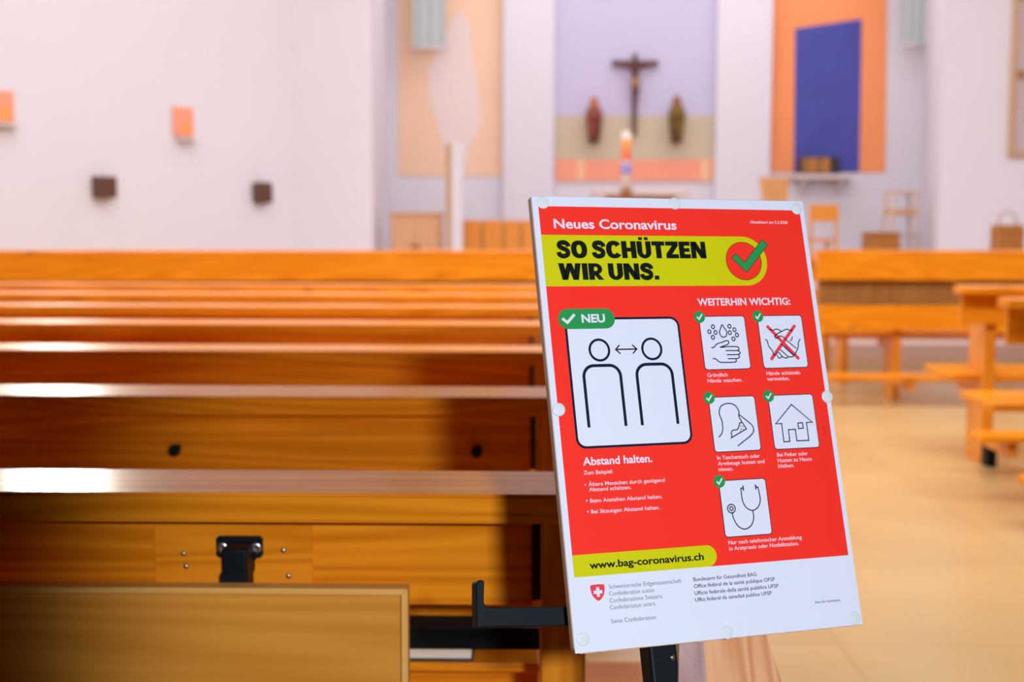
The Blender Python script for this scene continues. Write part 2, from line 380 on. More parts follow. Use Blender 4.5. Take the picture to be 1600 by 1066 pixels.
# ------------------------------------------------------------------ poster on its stand
Q = Matrix(((0.94406, -0.09456, 0.31594), (0.32968, 0.29515, -0.89677), (-0.00845, 0.95076, 0.30981)))
T = Vector((0.00298, 1.21154, 1.22667))
WHITE = mat('paper_white', (0.72, 0.765, 0.90, 1), .6, .12)
RED = mat('print_red', (0.93, 0.034, 0.020, 1), .6, .12)
YEL = mat('print_yellow', (0.60, 0.60, 0.002, 1), .6, .12)
GREEN = mat('print_green', (0.020, 0.30, 0.075, 1), .6, .12)
NAVY = mat('print_navy', (0.004, 0.010, 0.028, 1), .6, .12)
INK = mat('print_black', (0.004, 0.008, 0.006, 1), .6, .12)
TXW = mat('print_white', (0.76, 0.74, 0.88, 1), .6, .12)
GREY = mat('print_grey', (0.12, 0.13, 0.17, 1), .6, .12)
CROSS = mat('print_crimson', (0.80, 0.05, 0.07, 1), .6, .12)
TACK = mat('clear_tack', (0.70, 0.76, 0.80, 1), .35, .3)
sign = thing('poster_board', 'red and yellow health poster pinned with clear tacks on a leaning board', 'poster')
sign.matrix_world = Matrix.Translation(T) @ Q.to_4x4()
mm = .001
def rrect(u0, v0, u1, v1, r, n=7):
    # outline in millimetres, v downwards; r = (top-left, top-right, bottom-right, bottom-left)
    if not isinstance(r, tuple): r = (r,)*4
    out = []
    for (cx, cy, a0, q) in ((u0+r[0], v0+r[0], PI, r[0]), (u1-r[1], v0+r[1], 1.5*PI, r[1]), (u1-r[2], v1-r[2], 0, r[2]), (u0+r[3], v1-r[3], .5*PI, r[3])):
        if q == 0: out.append((cx, cy)); continue
        for i in range(n+1):
            a = a0 + .5*PI*i/n; out.append((cx+q*math.cos(a), cy+q*math.sin(a)))
    return [(x*mm, -y*mm) for x, y in out]
def circ(u, v, r, n=28, ry=None):
    return [((u+r*math.cos(2*PI*i/n))*mm, -(v+(ry or r)*math.sin(2*PI*i/n))*mm) for i in range(n)]
def smooth(pts, closed=False, k=6):
    P = [Vector((p[0], p[1])) for p in pts]; n = len(P); out = []
    rng = range(n if closed else n-1)
    for i in rng:
        p0 = P[(i-1) % n] if closed or i > 0 else P[0]; p1 = P[i]; p2 = P[(i+1) % n]; p3 = P[(i+2) % n] if closed or i+2 < n else P[-1]
        for j in range(k):
            t = j/k
            out.append(.5*((2*p1) + (p2-p0)*t + (2*p0-5*p1+4*p2-p3)*t*t + (3*p1-p0-3*p2+p3)*t*t*t))
    if not closed: out.append(P[-1])
    return [(q.x, q.y) for q in out]
def stroke(mb, pts, w, z, m, closed=False):
    P = [Vector((p[0], p[1])) for p in pts]; n = len(P); L_, R_ = [], []
    for i in range(n):
        a = P[(i-1) % n] if closed or i > 0 else None; b = P[(i+1) % n] if closed or i < n-1 else None
        d1 = (P[i]-a).normalized() if a is not None else None; d2 = (b-P[i]).normalized() if b is not None else None
        d1 = d1 or d2; d2 = d2 or d1
        t = (d1+d2); t = t.normalized() if t.length > 1e-6 else d1
        nn = Vector((-t.y, t.x)); c = max(.45, nn.dot(Vector((-d1.y, d1.x))))
        L_.append(P[i]+nn*w/2/c); R_.append(P[i]-nn*w/2/c)
    k = mb.mi(m)
    f = lambda p: mb.bm.verts.new((p.x*mm, -p.y*mm, z))
    lv = [f(p) for p in L_]; rv = [f(p) for p in R_]
    for i in range(n if closed else n-1):
        j = (i+1) % n
        fc = mb.bm.faces.new((lv[i], lv[j], rv[j], rv[i])); fc.material_index = k; fc.normal_update()
        if fc.normal.z < 0: fc.normal_flip()
def text_mesh(body, bold):
    cu = bpy.data.curves.new('t', 'FONT'); cu.body = body; cu.size = 1; cu.offset = bold; cu.resolution_u = 4
    o = bpy.data.objects.new('t', cu); C.objects.link(o)
    dg = bpy.context.evaluated_depsgraph_get(); me = bpy.data.meshes.new_from_object(o.evaluated_get(dg))
    bpy.data.objects.remove(o); bpy.data.curves.remove(cu); return me
def text(mb, body, u, vbase, capH, width, z, m, bold=0.0, ref='H'):
    me = text_mesh(body, bold); hm = text_mesh(ref, bold)
    h = max(v.co.y for v in hm.vertices) - min(v.co.y for v in hm.vertices); y0 = min(v.co.y for v in hm.vertices)
    xs = [v.co.x for v in me.vertices]; x0, x1 = min(xs), max(xs)
    sx = width*mm/(x1-x0); sy = capH*mm/h
    mb.mesh(me, m, Matrix.Translation((u*mm, -vbase*mm, z)) @ Matrix.Diagonal((sx, sy, 1, 1)) @ Matrix.Translation((-x0, -y0, 0)))
    bpy.data.meshes.remove(me); bpy.data.meshes.remove(hm)
Z = .00012
# board and sheet
MB().prism(rrect(-.6, -.6, 291.6, 420.8, (2, 2, 2, 7)), -.0085, -.0010, PLY).build('backing_board', sign)
sh = MB()
sh.prism(rrect(0, 0, 291, 420, .6), -.0010, 0, WHITE)
sheet = sh.build('paper_sheet', sign)
rf = MB(); rf.flat(rrect(5.9, 9.7, 286.2, 354.9, 0), Z, RED).build('red_field', sheet)
# headline
hl = MB()
text(hl, 'Neues Coronavirus', 19.6, 31.6, 9.5, 127.2, 2*Z, TXW, .022)
text(hl, 'Aktualisiert am 5.3.2020', 227.9, 24.1, 2.9, 42.4, 2*Z, TXW, .008)
hl.build('headline_text', sheet)
yb = MB()
yb.flat(rrect(5.9, 38.0, 240.9, 88.1, (0, 25, 25, 0), 14), 2*Z, YEL)
def heavy(mb, body, u, vbase, capH, width, z, m):
    # broad block capitals drawn glyph by glyph, x to the right and y up, cap height 1
    s_, t_ = .31, .25
    def box(x0, y0, x1, y1): return ('p', [(x0, y0), (x1, y0), (x1, y1), (x0, y1)])
    def ring(cx, rx, ry, a0, a1, ix, iy, n=36):
        e = lambda c, q: math.copysign(abs(c)**.86, c)*q
        return ('r', [((cx+e(math.cos(a), rx), .5+e(math.sin(a), ry)), (cx+e(math.cos(a), ix), .5+e(math.sin(a), iy))) for a in [a0+(a1-a0)*i/n for i in range(n+1)]])
    UU = lambda w: [box(0, .40, s_, 1), box(w-s_, .40, w, 1), ('r', [((w/2-w/2*math.cos(a), .40-.415*math.sin(a)), (w/2-(w/2-s_)*math.cos(a), .40-.19*math.sin(a))) for a in [PI*i/20 for i in range(21)]])]
    G = {'H': (.84, [box(0, 0, s_, 1), box(.84-s_, 0, .84, 1), box(s_, .385, .84-s_, .62)]),
         'T': (.76, [box(.225, 0, .535, 1-t_), box(0, 1-t_, .76, 1)]),
         'E': (.66, [box(0, 0, s_, 1), box(s_, 0, .66, t_), box(s_, .39, .62, .61), box(s_, 1-t_, .66, 1)]),
         'I': (s_, [box(0, 0, s_, 1)]), '.': (.26, [box(0, 0, .26, .25)]),
         'N': (.88, [box(0, 0, s_-.02, 1), box(.88-s_+.02, 0, .88, 1), ('p', [(.0, 1), (.33, 1), (.88, 0), (.55, 0)])]),
         'Z': (.74, [box(0, 0, .74, t_), box(0, 1-t_, .74, 1), ('p', [(0, t_), (.36, t_), (.74, 1-t_), (.38, 1-t_)])]),
         'U': (.82, UU(.82)), 'Ü': (.82, UU(.82) + [box(.13, 1.07, .35, 1.24), box(.47, 1.07, .69, 1.24)]),
         'W': (1.24, [('p', [(0, 1), (.31, 1), (.48, 0), (.18, 0)]), ('p', [(.18, 0), (.48, 0), (.75, 1), (.49, 1)]), ('p', [(.49, 1), (.75, 1), (1.06, 0), (.76, 0)]), ('p', [(.76, 0), (1.06, 0), (1.24, 1), (.93, 1)])]),
         'O': (.90, [ring(.45, .45, .515, 0, 2*PI, .14, .26)]),
         'C': (.84, [ring(.45, .45, .515, R(34), R(326), .14, .26)]),
         'R': (.80, [box(0, 0, s_, 1), ('r', [((.40+.36*math.sin(a), .66+.34*math.cos(a)), (.40+.11*math.sin(a), .66+.125*math.cos(a))) for a in [PI*i/16 for i in range(17)]]), box(s_, .785, .41, 1), box(s_, .32, .41, .535), ('p', [(.26, .36), (.54, .38), (.82, 0), (.52, 0)])]),
         'S': (.74, [('s', [(.655, .66), (.615, .785), (.49, .878), (.36, .893), (.20, .85), (.14, .735), (.20, .62), (.36, .545), (.52, .47), (.602, .34), (.55, .185), (.38, .108), (.22, .125), (.115, .22), (.085, .345)])])}
    adv = lambda c: .24 if c == ' ' else G[c][0] + .045
    kx = width/(sum(adv(c) for c in body) - .045); x = 0
    P = lambda p: ((u+(x+p[0])*kx)*mm, (-vbase+p[1]*capH)*mm)
    for c in body:
        if c != ' ':
            for kind, pts in G[c][1]:
                if kind == 'p': mb.flat([P(p) for p in pts], z, m)
                elif kind == 'r':
                    for a, b in zip(pts, pts[1:]): mb.flat([P(a[0]), P(b[0]), P(b[1]), P(a[1])], z, m)
                else: stroke(mb, [(u+(x+p[0])*kx, vbase-p[1]*capH) for p in smooth(pts)], .265*(kx+capH)/2, z, m)
        x += adv(c)
heavy(yb, 'SO SCHÜTZEN', 20.2, 60.6, 17.0, 155.0, 3*Z, INK)
heavy(yb, 'WIR UNS.', 19.8, 81.9, 16.2, 102.3, 3*Z, INK)
yb.build('yellow_headline_band', sheet)
ck = MB()
ck.flat(circ(215.3, 63.1, 19.6, 48), 3.2*Z, INK); ck.flat(circ(215.2, 63.1, 19.1, 48), 3.8*Z, RED)
def check(mb, pts, z, m, edge=None):
    mb.flat([(p[0]*mm, -p[1]*mm) for p in pts], z, m)
    if edge: stroke(mb, pts, .5, z+Z*.5, edge, True)
check(ck, [(202.6, 58.9), (208.0, 55.6), (215.4, 65.0), (238.0, 41.6), (239.6, 41.6), (243.6, 45.6), (243.6, 47.2), (217.4, 74.2), (215.9, 74.2), (202.6, 60.4)], 4.6*Z, GREEN, INK)
ck.build('check_mark_badge', sheet)
# distance tile
dt = MB()
dt.flat(rrect(20.4, 118.4, 137.3, 241.0, 9.5), 2*Z, NAVY); dt.flat(rrect(22.6, 120.6, 135.1, 238.8, 7.6), 3*Z, WHITE)
for cx in (52.4, 105.7):
    stroke(dt, [(cx+9.7*math.cos(2*PI*i/40), 149.6+9.9*math.sin(2*PI*i/40)) for i in range(40)], 2.3, 4*Z, NAVY, True)
for a, b in ((34.3, 71.0), (87.5, 123.8)):
    r = 10.5
    pts = [(a, 221.8), (a, 164.3+r)] + [(a+r-r*math.cos(t*PI/16), 164.3+r-r*math.sin(t*PI/16)) for t in range(1, 9)] + [(b-r+r*math.sin(t*PI/16), 164.3+r-r*math.cos(t*PI/16)) for t in range(0, 9)] + [(b, 221.8)]
    stroke(dt, pts, 2.9, 4*Z, NAVY)
stroke(dt, [(68.9, 149.4), (90.2, 149.4)], 1.3, 4*Z, NAVY)
stroke(dt, [(73.2, 145.2), (68.8, 149.4), (73.2, 153.6)], 1.3, 4.2*Z, NAVY); stroke(dt, [(85.9, 145.2), (90.3, 149.4), (85.9, 153.6)], 1.3, 4.2*Z, NAVY)
dt.build('distance_pictogram_tile', sheet)
nb = MB()
nb.flat(rrect(14.6, 109.9, 71.2, 129.2, 9.6, 12), 5*Z, GREEN)
text(nb, 'NEU', 37.7, 123.4, 8.2, 23.6, 6*Z, TXW, .035)
stroke(nb, [(18.6, 119.0), (23.3, 123.0), (31.2, 115.2)], 2.6, 6*Z, TXW)
nb.build('new_badge', sheet)
tx = MB()
text(tx, 'Abstand halten.', 25.0, 256.3, 7.4, 68.5, 2*Z, TXW, .024)
text(tx, 'Zum Beispiel:', 24.7, 264.6, 3.6, 28.4, 2*Z, TXW, .006)
for v in (273.6, 288.0, 297.9): tx.flat(circ(24.9, v, .75, 12), 2*Z, TXW)
text(tx, 'Ältere Menschen durch genügend', 28.2, 275.1, 3.5, 75.4, 2*Z, TXW, .006)
text(tx, 'Abstand schützen.', 28.2, 279.9, 3.5, 41.3, 2*Z, TXW, .006)
text(tx, 'Beim Anstehen Abstand halten.', 28.1, 290.0, 3.5, 71.2, 2*Z, TXW, .006)
text(tx, 'Bei Sitzungen Abstand halten.', 28.0, 299.8, 3.5, 67.7, 2*Z, TXW, .006)
tx.build('distance_text', sheet)
wt = MB(); text(wt, 'WEITERHIN WICHTIG:', 159.5, 108.0, 7.3, 101.4, 2*Z, TXW, .024); wt.build('right_column_heading', sheet)
def tile(u, v, draw, name, capt):
    mb = MB()
    mb.flat(rrect(u, v, u+49.8, v+53.2, 3.4), 2*Z, NAVY); mb.flat(rrect(u+.75, v+.75, u+49.05, v+52.45, 2.8), 3*Z, WHITE)
    draw(mb)
    mb.flat(circ(u+1.0, v+.9, 5.9, 32), 5*Z, GREEN)
    stroke(mb, [(u-1.8, v+.8), (u+.3, v+3.2), (u+4.1, v-1.8)], 1.5, 6*Z, TXW)
    for (s_, x, y, w) in capt: text(mb, s_, x, y, 3.6, w, 2*Z, TXW, .006)
    mb.build(name, sheet)
NW = 1.05
def ns(mb, pts, closed=False, curve=True, w=NW, m=None):
    stroke(mb, smooth(pts, closed) if curve else pts, w, 4*Z, m or NAVY, closed)
def d_wash(mb):
    ns(mb, [(182.6, 127.3), (180.6, 130.8), (178.9, 134.4), (180.0, 138.3), (182.8, 139.6), (185.6, 138.2), (186.7, 134.4), (184.8, 130.8)], True)
    for x, y in ((172.6, 129.1), (168.1, 133.9), (174.6, 134.7), (171.2, 139.5), (190.3, 128.9), (195.3, 132.4), (189.9, 135.2), (197.3, 137.6), (193.0, 141.4)):
        ns(mb, [(x+1.65*math.cos(2*PI*i/16), y+1.9*math.sin(2*PI*i/16)) for i in range(16)], True, False)
    ns(mb, [(168.0, 149.6), (171.2, 149.2), (174.2, 146.3), (180, 144.6), (185.6, 143.0), (187.5, 144.4), (185.8, 146.8), (177.9, 149.4), (186, 149.0), (195.6, 149.2), (197.4, 150.9), (195.7, 152.9), (182.9, 152.8)])
    ns(mb, [(195.7, 153.0), (198.4, 155.0), (195.7, 156.9), (183.5, 156.9)]); ns(mb, [(195.9, 157.0), (197.0, 158.9), (194.6, 160.8), (184.1, 160.8)])
    ns(mb, [(192.4, 161.0), (193.2, 162.8), (191.2, 164.3), (180, 164.4), (175.0, 163.8), (171.4, 160.9), (168.1, 160.3)])
tile(158.4, 118.3, d_wash, 'hand_washing_tile', [('Gründlich', 160.3, 178.1, 21.6), ('Hände waschen.', 160.0, 183.5, 37.0)])
def d_shake(mb):
    stroke(mb, [(231.2, 129.0), (262.0, 163.0)], 3.3, 3.6*Z, CROSS); stroke(mb, [(262.6, 128.8), (230.8, 162.9)], 3.3, 3.7*Z, CROSS)
    ns(mb, [(233.5, 132.2), (237.2, 133.6), (241.8, 132.4), (246.2, 134.6)])
    ns(mb, [(259.3, 133.1), (256.8, 134.4), (252.7, 132.7), (246.3, 135.1), (239.0, 138.6), (238.6, 140.6), (240.4, 141.6), (245.6, 139.5), (252.5, 145.3), (260.4, 152.2)])
    ns(mb, [(266.3, 142.8), (263.6, 146.4), (262.6, 151.0), (258.9, 156.9), (256.3, 158.6), (250.0, 153.0), (244.2, 147.2)])
    ns(mb, [(227.3, 142.4), (229.4, 144.1), (230.4, 149.5), (233.6, 153.8), (234.4, 157.6), (236.8, 158.2), (239.4, 155.0)])
    ns(mb, [(238.0, 158.4), (239.9, 161.5), (243.2, 159.6), (240.0, 155.6)])
    ns(mb, [(243.3, 159.7), (247.1, 161.6), (249.6, 160.0), (242.0, 152.8)])
    ns(mb, [(249.6, 160.0), (253.6, 160.6), (255.8, 158.6), (246.2, 149.2)])
    ns(mb, [(257.8, 140.2), (256.6, 143.2), (254.5, 144.5)])
tile(221.6, 118.4, d_shake, 'no_handshake_tile', [('Hände schütteln', 224.0, 178.0, 36.9), ('vermeiden.', 223.9, 183.5, 24.7)])
def d_cough(mb):
    ns(mb, [(164.5, 236.2), (168.9, 231.0), (169.8, 221.7), (167.9, 213.4), (170.7, 206.7), (178.0, 204.2), (185.2, 206.1), (188.8, 212.0), (188.3, 217.2), (190.9, 223.1)])
    ns(mb, [(190.9, 223.1), (194.6, 229.4), (176.6, 237.6)], False, False)
    ns(mb, [(178.2, 236.4), (178.2, 232.0), (180.4, 230.2), (184.8, 229.6), (187.2, 226.0), (188.0, 223.3)])
    ns(mb, [(188.0, 223.4), (191.0, 223.0)], False, False)
    for x, y in ((188.5, 225.6), (190.6, 226.5), (188.6, 228.6), (190.9, 229.4), (187.6, 230.6)): ns(mb, [(x, y), (x+.9, y+1.3)], False, False, .7)
    ns(mb, [(189.0, 215.7), (195.0, 220.6), (200.9, 226.1), (202.0, 231.3), (198.2, 236.0), (190.4, 240.8), (183.2, 245.4)])
tile(158.1, 197.4, d_cough, 'cough_into_elbow_tile', [('In Taschentuch oder', 160.1, 257.3, 45.1), ('Armbeuge husten und', 160.1, 262.8, 49.4), ('niesen.', 160.0, 268.1, 15.3)])
def d_house(mb):
    ns(mb, [(246.5, 207.6), (226.6, 225.8), (233.1, 225.7), (232.9, 243.5), (239.4, 243.4), (239.6, 232.0), (247.1, 231.9), (247.2, 243.2), (260.2, 243.2), (260.4, 225.7), (266.8, 225.7)], True, False)
    ns(mb, [(250.9, 225.9), (256.0, 225.8), (256.0, 231.2), (250.8, 231.4)], True, False)
tile(221.8, 197.6, d_house, 'stay_home_tile', [('Bei Fieber oder', 223.8, 257.4, 33.4), ('Husten zu Hause', 223.7, 262.8, 37.2), ('bleiben.', 223.4, 268.1, 17.4)])
def d_steth(mb):
    for r in (4.0, 1.7): ns(mb, [(168.3+r*math.cos(2*PI*i/24), 303.6+r*math.sin(2*PI*i/24)) for i in range(24)], True, False)
    ns(mb, [(168.8, 307.8), (169.2, 312.6), (173.0, 320.1), (179.6, 323.4), (186.6, 320.5), (190.2, 313.9), (190.2, 306.6)])
    ns(mb, [(180.7, 285.6), (180.9, 296.8), (184.0, 303.6), (190.2, 306.6), (196.6, 303.4), (199.6, 296.9), (198.9, 285.6)])
    for x, y in (((183.4, 285.3), (180.2, 285.3)), ((196.3, 285.1), (199.4, 285.1))): ns(mb, [x, y], False, False)
    ns(mb, [(183.2, 282.8), (183.2, 287.6)], False, False, 1.3); ns(mb, [(196.5, 282.6), (196.5, 287.4)], False, False, 1.3)
tile(158.2, 276.8, d_steth, 'stethoscope_tile', [('Nur nach telefonischer Anmeldung', 161.0, 336.4, 77.4), ('in Arztpraxis oder Notfallstation.', 161.0, 341.9, 73.4)])
wb = MB()
wb.flat(rrect(5.9, 335.5, 147.4, 354.9, (0, 9.7, 9.7, 0), 12), 2*Z, YEL)
text(wb, 'www.bag-coronavirus.ch', 21.2, 348.7, 6.7, 112.9, 3*Z, INK, .026, 'b')
wb.build('web_address_band', sheet)
sd = MB()
sd.flat([(p[0]*mm, -p[1]*mm) for p in smooth([(20.3, 363.2), (23.5, 362.6), (26.9, 362.4), (30.2, 362.6), (33.3, 363.2), (33.5, 367.2), (32.3, 371.8), (29.8, 375.0), (26.9, 376.8), (24.0, 375.0), (21.5, 371.8), (20.2, 367.2)], True)], Z, CROSS)
sd.flat(rrect(25.4, 364.9, 28.4, 373.3, 0), 2*Z, TXW); sd.flat(rrect(22.7, 367.7, 31.1, 370.6, 0), 2.1*Z, TXW)
sd.build('cross_shield_emblem', sheet)
ft = MB()
for s_, u, v, w in (('Schweizerische Eidgenossenschaft', 37.7, 367.2, 71.3), ('Confédération suisse', 37.4, 373.3, 43.8), ('Confederazione Svizzera', 37.1, 379.3, 51.2), ('Confederaziun svizra', 36.8, 385.3, 44.0), ('Swiss Confederation', 36.7, 397.2, 43.2)):
    text(ft, s_, u, v, 3.7, w, Z, GREY, -.004)
ft.build('state_name_text', sheet)
ft = MB()
for s_, u, v, w in (('Bundesamt für Gesundheit BAG', 121.2, 367.0, 64.7), ('Office fédéral de la santé publique OFSP', 121.0, 373.0, 83.3), ('Ufficio federale della sanità pubblica UFSP', 120.8, 379.2, 86.4), ('Uffizi federal da sanadad publica UFSP', 120.5, 385.2, 78.7)):
    text(ft, s_, u, v, 3.4, w, Z, NAVY, .006)
ft.build('office_name_text', sheet)
ft = MB(); text(ft, 'Scan for translation', 243.5, 396.7, 2.2, 26.8, Z, NAVY, .006); ft.build('translation_text', sheet)
vt = MB(); me = text_mesh('316.541.d', .0)
vt.mesh(me, NAVY, Matrix.Translation((.2796, -.2385, 2*Z)) @ Matrix.Rotation(PI/2, 4, 'Z') @ Matrix.Scale(.0024, 4)); vt.build('print_code', sheet)
for u, v in ((10.8, 6.2), (147.7, 4.8), (283.0, 8.0), (6.4, 204.3), (287.0, 201.4), (8.6, 408.2), (148.5, 415.0), (283.0, 413.6)):
    MB().lathe([(0, 0), (6.0, 0), (6.15, .2), (6.0, .55), (5.3, .75), (0, .75)], TACK, 32).build('tack', sign, (u*mm, -v*mm, 7*Z if 9 < v < 354 else Z)).scale = (mm, mm, mm)

# wooden stand behind the poster
stand = thing('sign_stand', 'flared wooden post with black steel arm carrying the health poster', 'stand')
stand.matrix_world = sign.matrix_world.copy()
zb = -.0087
Rr = [(-.24, .188), (-.4213, .1935), (-.462, .2022), (-.52, .213), (-.62, .224), (-.80, .232), (-1.288, .238)]
Lc = [(-.24, .1300), (-.4213, .1285), (-.462, .1265), (-.52, .123), (-.62, .118), (-.80, .114), (-1.288, .110)]
Ll = [(-.24, .1130), (-.4213, .1125), (-.462, .1065), (-.52, .101), (-.62, .094), (-.80, .088), (-1.288, .084)]
mb = MB()
rows = []
for (y, r), (_, c), (_, l) in zip(Rr, Lc, Ll):
    rows.append([mb.bm.verts.new(p) for p in ((r, y, zb), (r, y, zb-.055), (l, y, zb-.055), (l, y, zb-.018), (c, y, zb))])
k1, k2 = mb.mi(STANDW), mb.mi(STANDG)
for a, b in zip(rows, rows[1:]):
    for i in range(5):
        j = (i+1) % 5; f_ = mb.bm.faces.new((a[i], a[j], b[j], b[i])); f_.material_index = k2 if i == 3 else k1
mb.bm.faces.new(rows[0]); mb.bm.faces.new(rows[-1][::-1]); bmesh.ops.recalc_face_normals(mb.bm, faces=mb.bm.faces[:])
mb.build('post', stand)
mb = MB()
mb.box(.083, .1105, -1.27, -.27, zb-.045, zb-.020, BLACK, .003)
mb.build('steel_strut', stand)
sc_ = MB().lathe([(0, 0), (.003, 0), (.0034, .001), (0, .0022)], STEEL, 12).build('screw', stand, (.104, -.433, zb-.0199))
mb = MB()
pts = [(-.0790, -.3900), (-.0760, -.3515), (-.0735, -.3495), (-.0690, -.3500), (-.0685, -.3520), (-.0705, -.3695), (-.0690, -.3725), (-.0655, -.3740), (.100, -.3852), (.100, -.4030)]
mb.prism(pts, zb-.035, zb-.0195, BLACK)
bmesh.ops.bevel(mb.bm, geom=mb.bm.edges[:], offset=.0009, segments=1, affect='EDGES')
arm = mb.build('hook_arm', stand); arm['label'] = 'black steel arm with upturned tip'
ft_w = stand.matrix_world @ Vector((.161, -1.285, zb-.03))
base = MB().box(-.22, .22, -.16, .16, -.0, .03, STANDW, .005).build('foot', stand)
base.matrix_parent_inverse = stand.matrix_world.inverted(); base.location = (ft_w.x, ft_w.y, 0); base.rotation_euler = (0, 0, R(19))

# ------------------------------------------------------------------ left wall: station pictures and speakers
PINKP = mat('salmon_picture', (0.93, 0.36, 0.23, 1), .7, .2)
ORP = mat('orange_paint', (0.95, 0.36, 0.10, 1), .7, .2)
LEDGE = mat('white_ledge', (0.74, 0.66, 0.64, 1), .7, .2)
PALEFIG = mat('pale_painting', (0.90, 0.62, 0.45, 1), .7, .2)
SPK = mat('brown_speaker_cloth', (0.13, 0.06, 0.04, 1), .8, .2, bump=.3, bscale=300)
SPKF = mat('brown_speaker_case', (0.14, 0.07, 0.045, 1), .55, .3)
def left_at(px, py):
    # the point of the left wall seen at that spot
    d = CAMR @ Vector(((px-800)/FPX, (533-py)/FPX, -1)); d /= d.y
    Y = (-2.46 - 13.5*k) / (d.x - k); return Vector((0, 0, 1.2)) + d*Y
def picture(x0, x1, y0, y1, label):
    a = left_at(x0, y1); b = left_at(x1, y1); top = left_at((x0+x1)/2, y0).z; c = (a+b)/2; w = (b-a).to_2d().length/2; h = top-c.z
    loc, rz = left_frame(c.y, c.z)
    t = thing('station_picture', label, 'picture', loc + Vector((k*.0, 0, 0)), rz, 'station pictures on the left wall')
    MB().box(-w, w, -.03, -.001, 0, h, PINKP, .004).build('picture_panel', t)
    MB().prism([(-.1*w, .06*h), (.7*w, .06*h), (.62*w, .4*h), (.3*w, .62*h), (.05*w, .42*h)], -.034, -.0301, ORP, 'y').build('painted_figure', t)
    MB().box(-w*.85, w*1.1, -.11, -.001, -.16*h, -.08*h, LEDGE, .006).build('ledge', t)
picture(-22, 20, 142, 190, 'salmon picture with a small ledge at the left edge of the photo')
picture(270, 300, 168, 213, 'salmon picture with a small ledge hanging between the two brown speakers')
def speaker(x0, x1, y0, y1, label, rnd):
    a = left_at(x0, y1); b = left_at(x1, y1); c = (a+b)/2; w = (b-a).to_2d().length/2; h = left_at((x0+x1)/2, y0).z-c.z
    loc, rz = left_frame(c.y, c.z)
    t = thing('wall_speaker', label, 'speaker', loc, rz, 'brown speakers on the left wall')
    MB().box(-w, w, -.12, -.001, 0, h, SPKF, .03 if rnd else .012).build('case', t)
    MB().box(-w*.86, w*.86, -.127, -.1201, h*.07, h*.93, SPK, .003).build('grille', t)
speaker(143, 172, 276, 309, 'square brown speaker on the left wall, nearer the left edge', False)
speaker(393, 415, 285, 318, 'narrow brown speaker near the far corner of the left wall', True)
MIST = mat('lavender_haze_painting', (0.72, 0.66, 0.80, 1), .8, .2)

# ------------------------------------------------------------------ painted panels of the back wall
PEACH = mat('peach_paint', (0.92, 0.64, 0.44, 1), .8, .2, var=.06, bscale=30)
PALE = mat('pale_figure_paint', (0.86, 0.72, 0.67, 1), .8, .2)
LAV = mat('lavender_paint', (0.60, 0.565, 0.74, 1), .8, .2, var=.03, bscale=30)
BEIGE = mat('olive_beige_paint', (0.62, 0.53, 0.38, 1), .8, .2, var=.05, bscale=30)
SALMON = mat('salmon_paint', (0.93, 0.38, 0.25, 1), .8, .2)
CREAM = mat('cream_paint', (0.92, 0.56, 0.33, 1), .8, .2)
ORANGE = mat('orange_canvas', (0.95, 0.34, 0.13, 1), .8, .2, var=.06, bscale=30)
BLUE = mat('ultramarine_canvas', (0.080, 0.092, 0.38, 1), .8, .2, var=.16, bscale=50)
SAGE = mat('pale_sage_cloth', (0.50, 0.55, 0.53, 1), .85, .2, var=.08, bscale=60)
YB = 16.999
def wall_poly(mb, pix, y0, y1, m, Yp):
    mb.prism([(at(px, py, Yp).x, at(px, py, Yp).z) for px, py in pix], y0, y1, m, 'y'); return mb
def flat_thing(name, label, cat, base_px, Yp):
    b = at(base_px[0], base_px[1], Yp); t = thing(name, label, cat, (b.x, Yp, b.z)); return t
def part(t, name, pix, d0, d1, m):
    Yp = t.location.y; mb = wall_poly(MB(), pix, Yp-d1, Yp-d0, m, Yp)
    bmesh.ops.translate(mb.bm, verts=mb.bm.verts[:], vec=-t.location)
    return mb.build(name, t)
T_ = lambda px: -330      # panels run up out of the frame
t = flat_thing('wall_painting', 'tall peach wall painting with a pale figure, left of the middle niche', 'painting', (704, 275), YB)
part(t, 'peach_ground', [(622, 275), (787, 275), (787, -330), (622, -330)], 0, .012, PEACH)
fig = [(690, 215), (672, 160), (668, 110), (690, 70), (706, 30), (722, 16), (734, 40), (738, 80), (746, 130), (752, 170), (748, 205), (732, 235), (727, 274), (700, 274)]
part(t, 'pale_figure', fig, .0121, .016, PALE)
t = flat_thing('niche_painting', 'lavender wall painting of the middle niche with green-beige and salmon bands below', 'painting', (992, 283), YB)
part(t, 'lavender_ground', [(866, 181), (1119, 181), (1119, -330), (866, -330)], 0, .012, LAV)
part(t, 'beige_band', [(866, 250), (1119, 250), (1119, 181), (866, 181)], 0, .013, BEIGE)
fr = part(t, 'salmon_band', [(867, 283), (1117, 283), (1117, 249.5), (867, 249.5)], 0, .03, SALMON)
for a, b in ((901, 913), (1095, 1109)): part(t, 'cream_stripe', [(a, 283), (b, 283), (b, 249), (a, 249)], .0301, .036, CREAM)
t = flat_thing('wall_painting', 'tall orange wall painting with a large blue rectangle, right of the middle niche', 'painting', (1295, 272), YB)
part(t, 'orange_ground', [(1204, 270), (1383, 269), (1389, -330), (1206, -330)], 0, .012, ORANGE)
part(t, 'blue_rectangle', [(1240, 271), (1342, 269), (1346, 30), (1242, 45)], .0121, .02, BLUE)
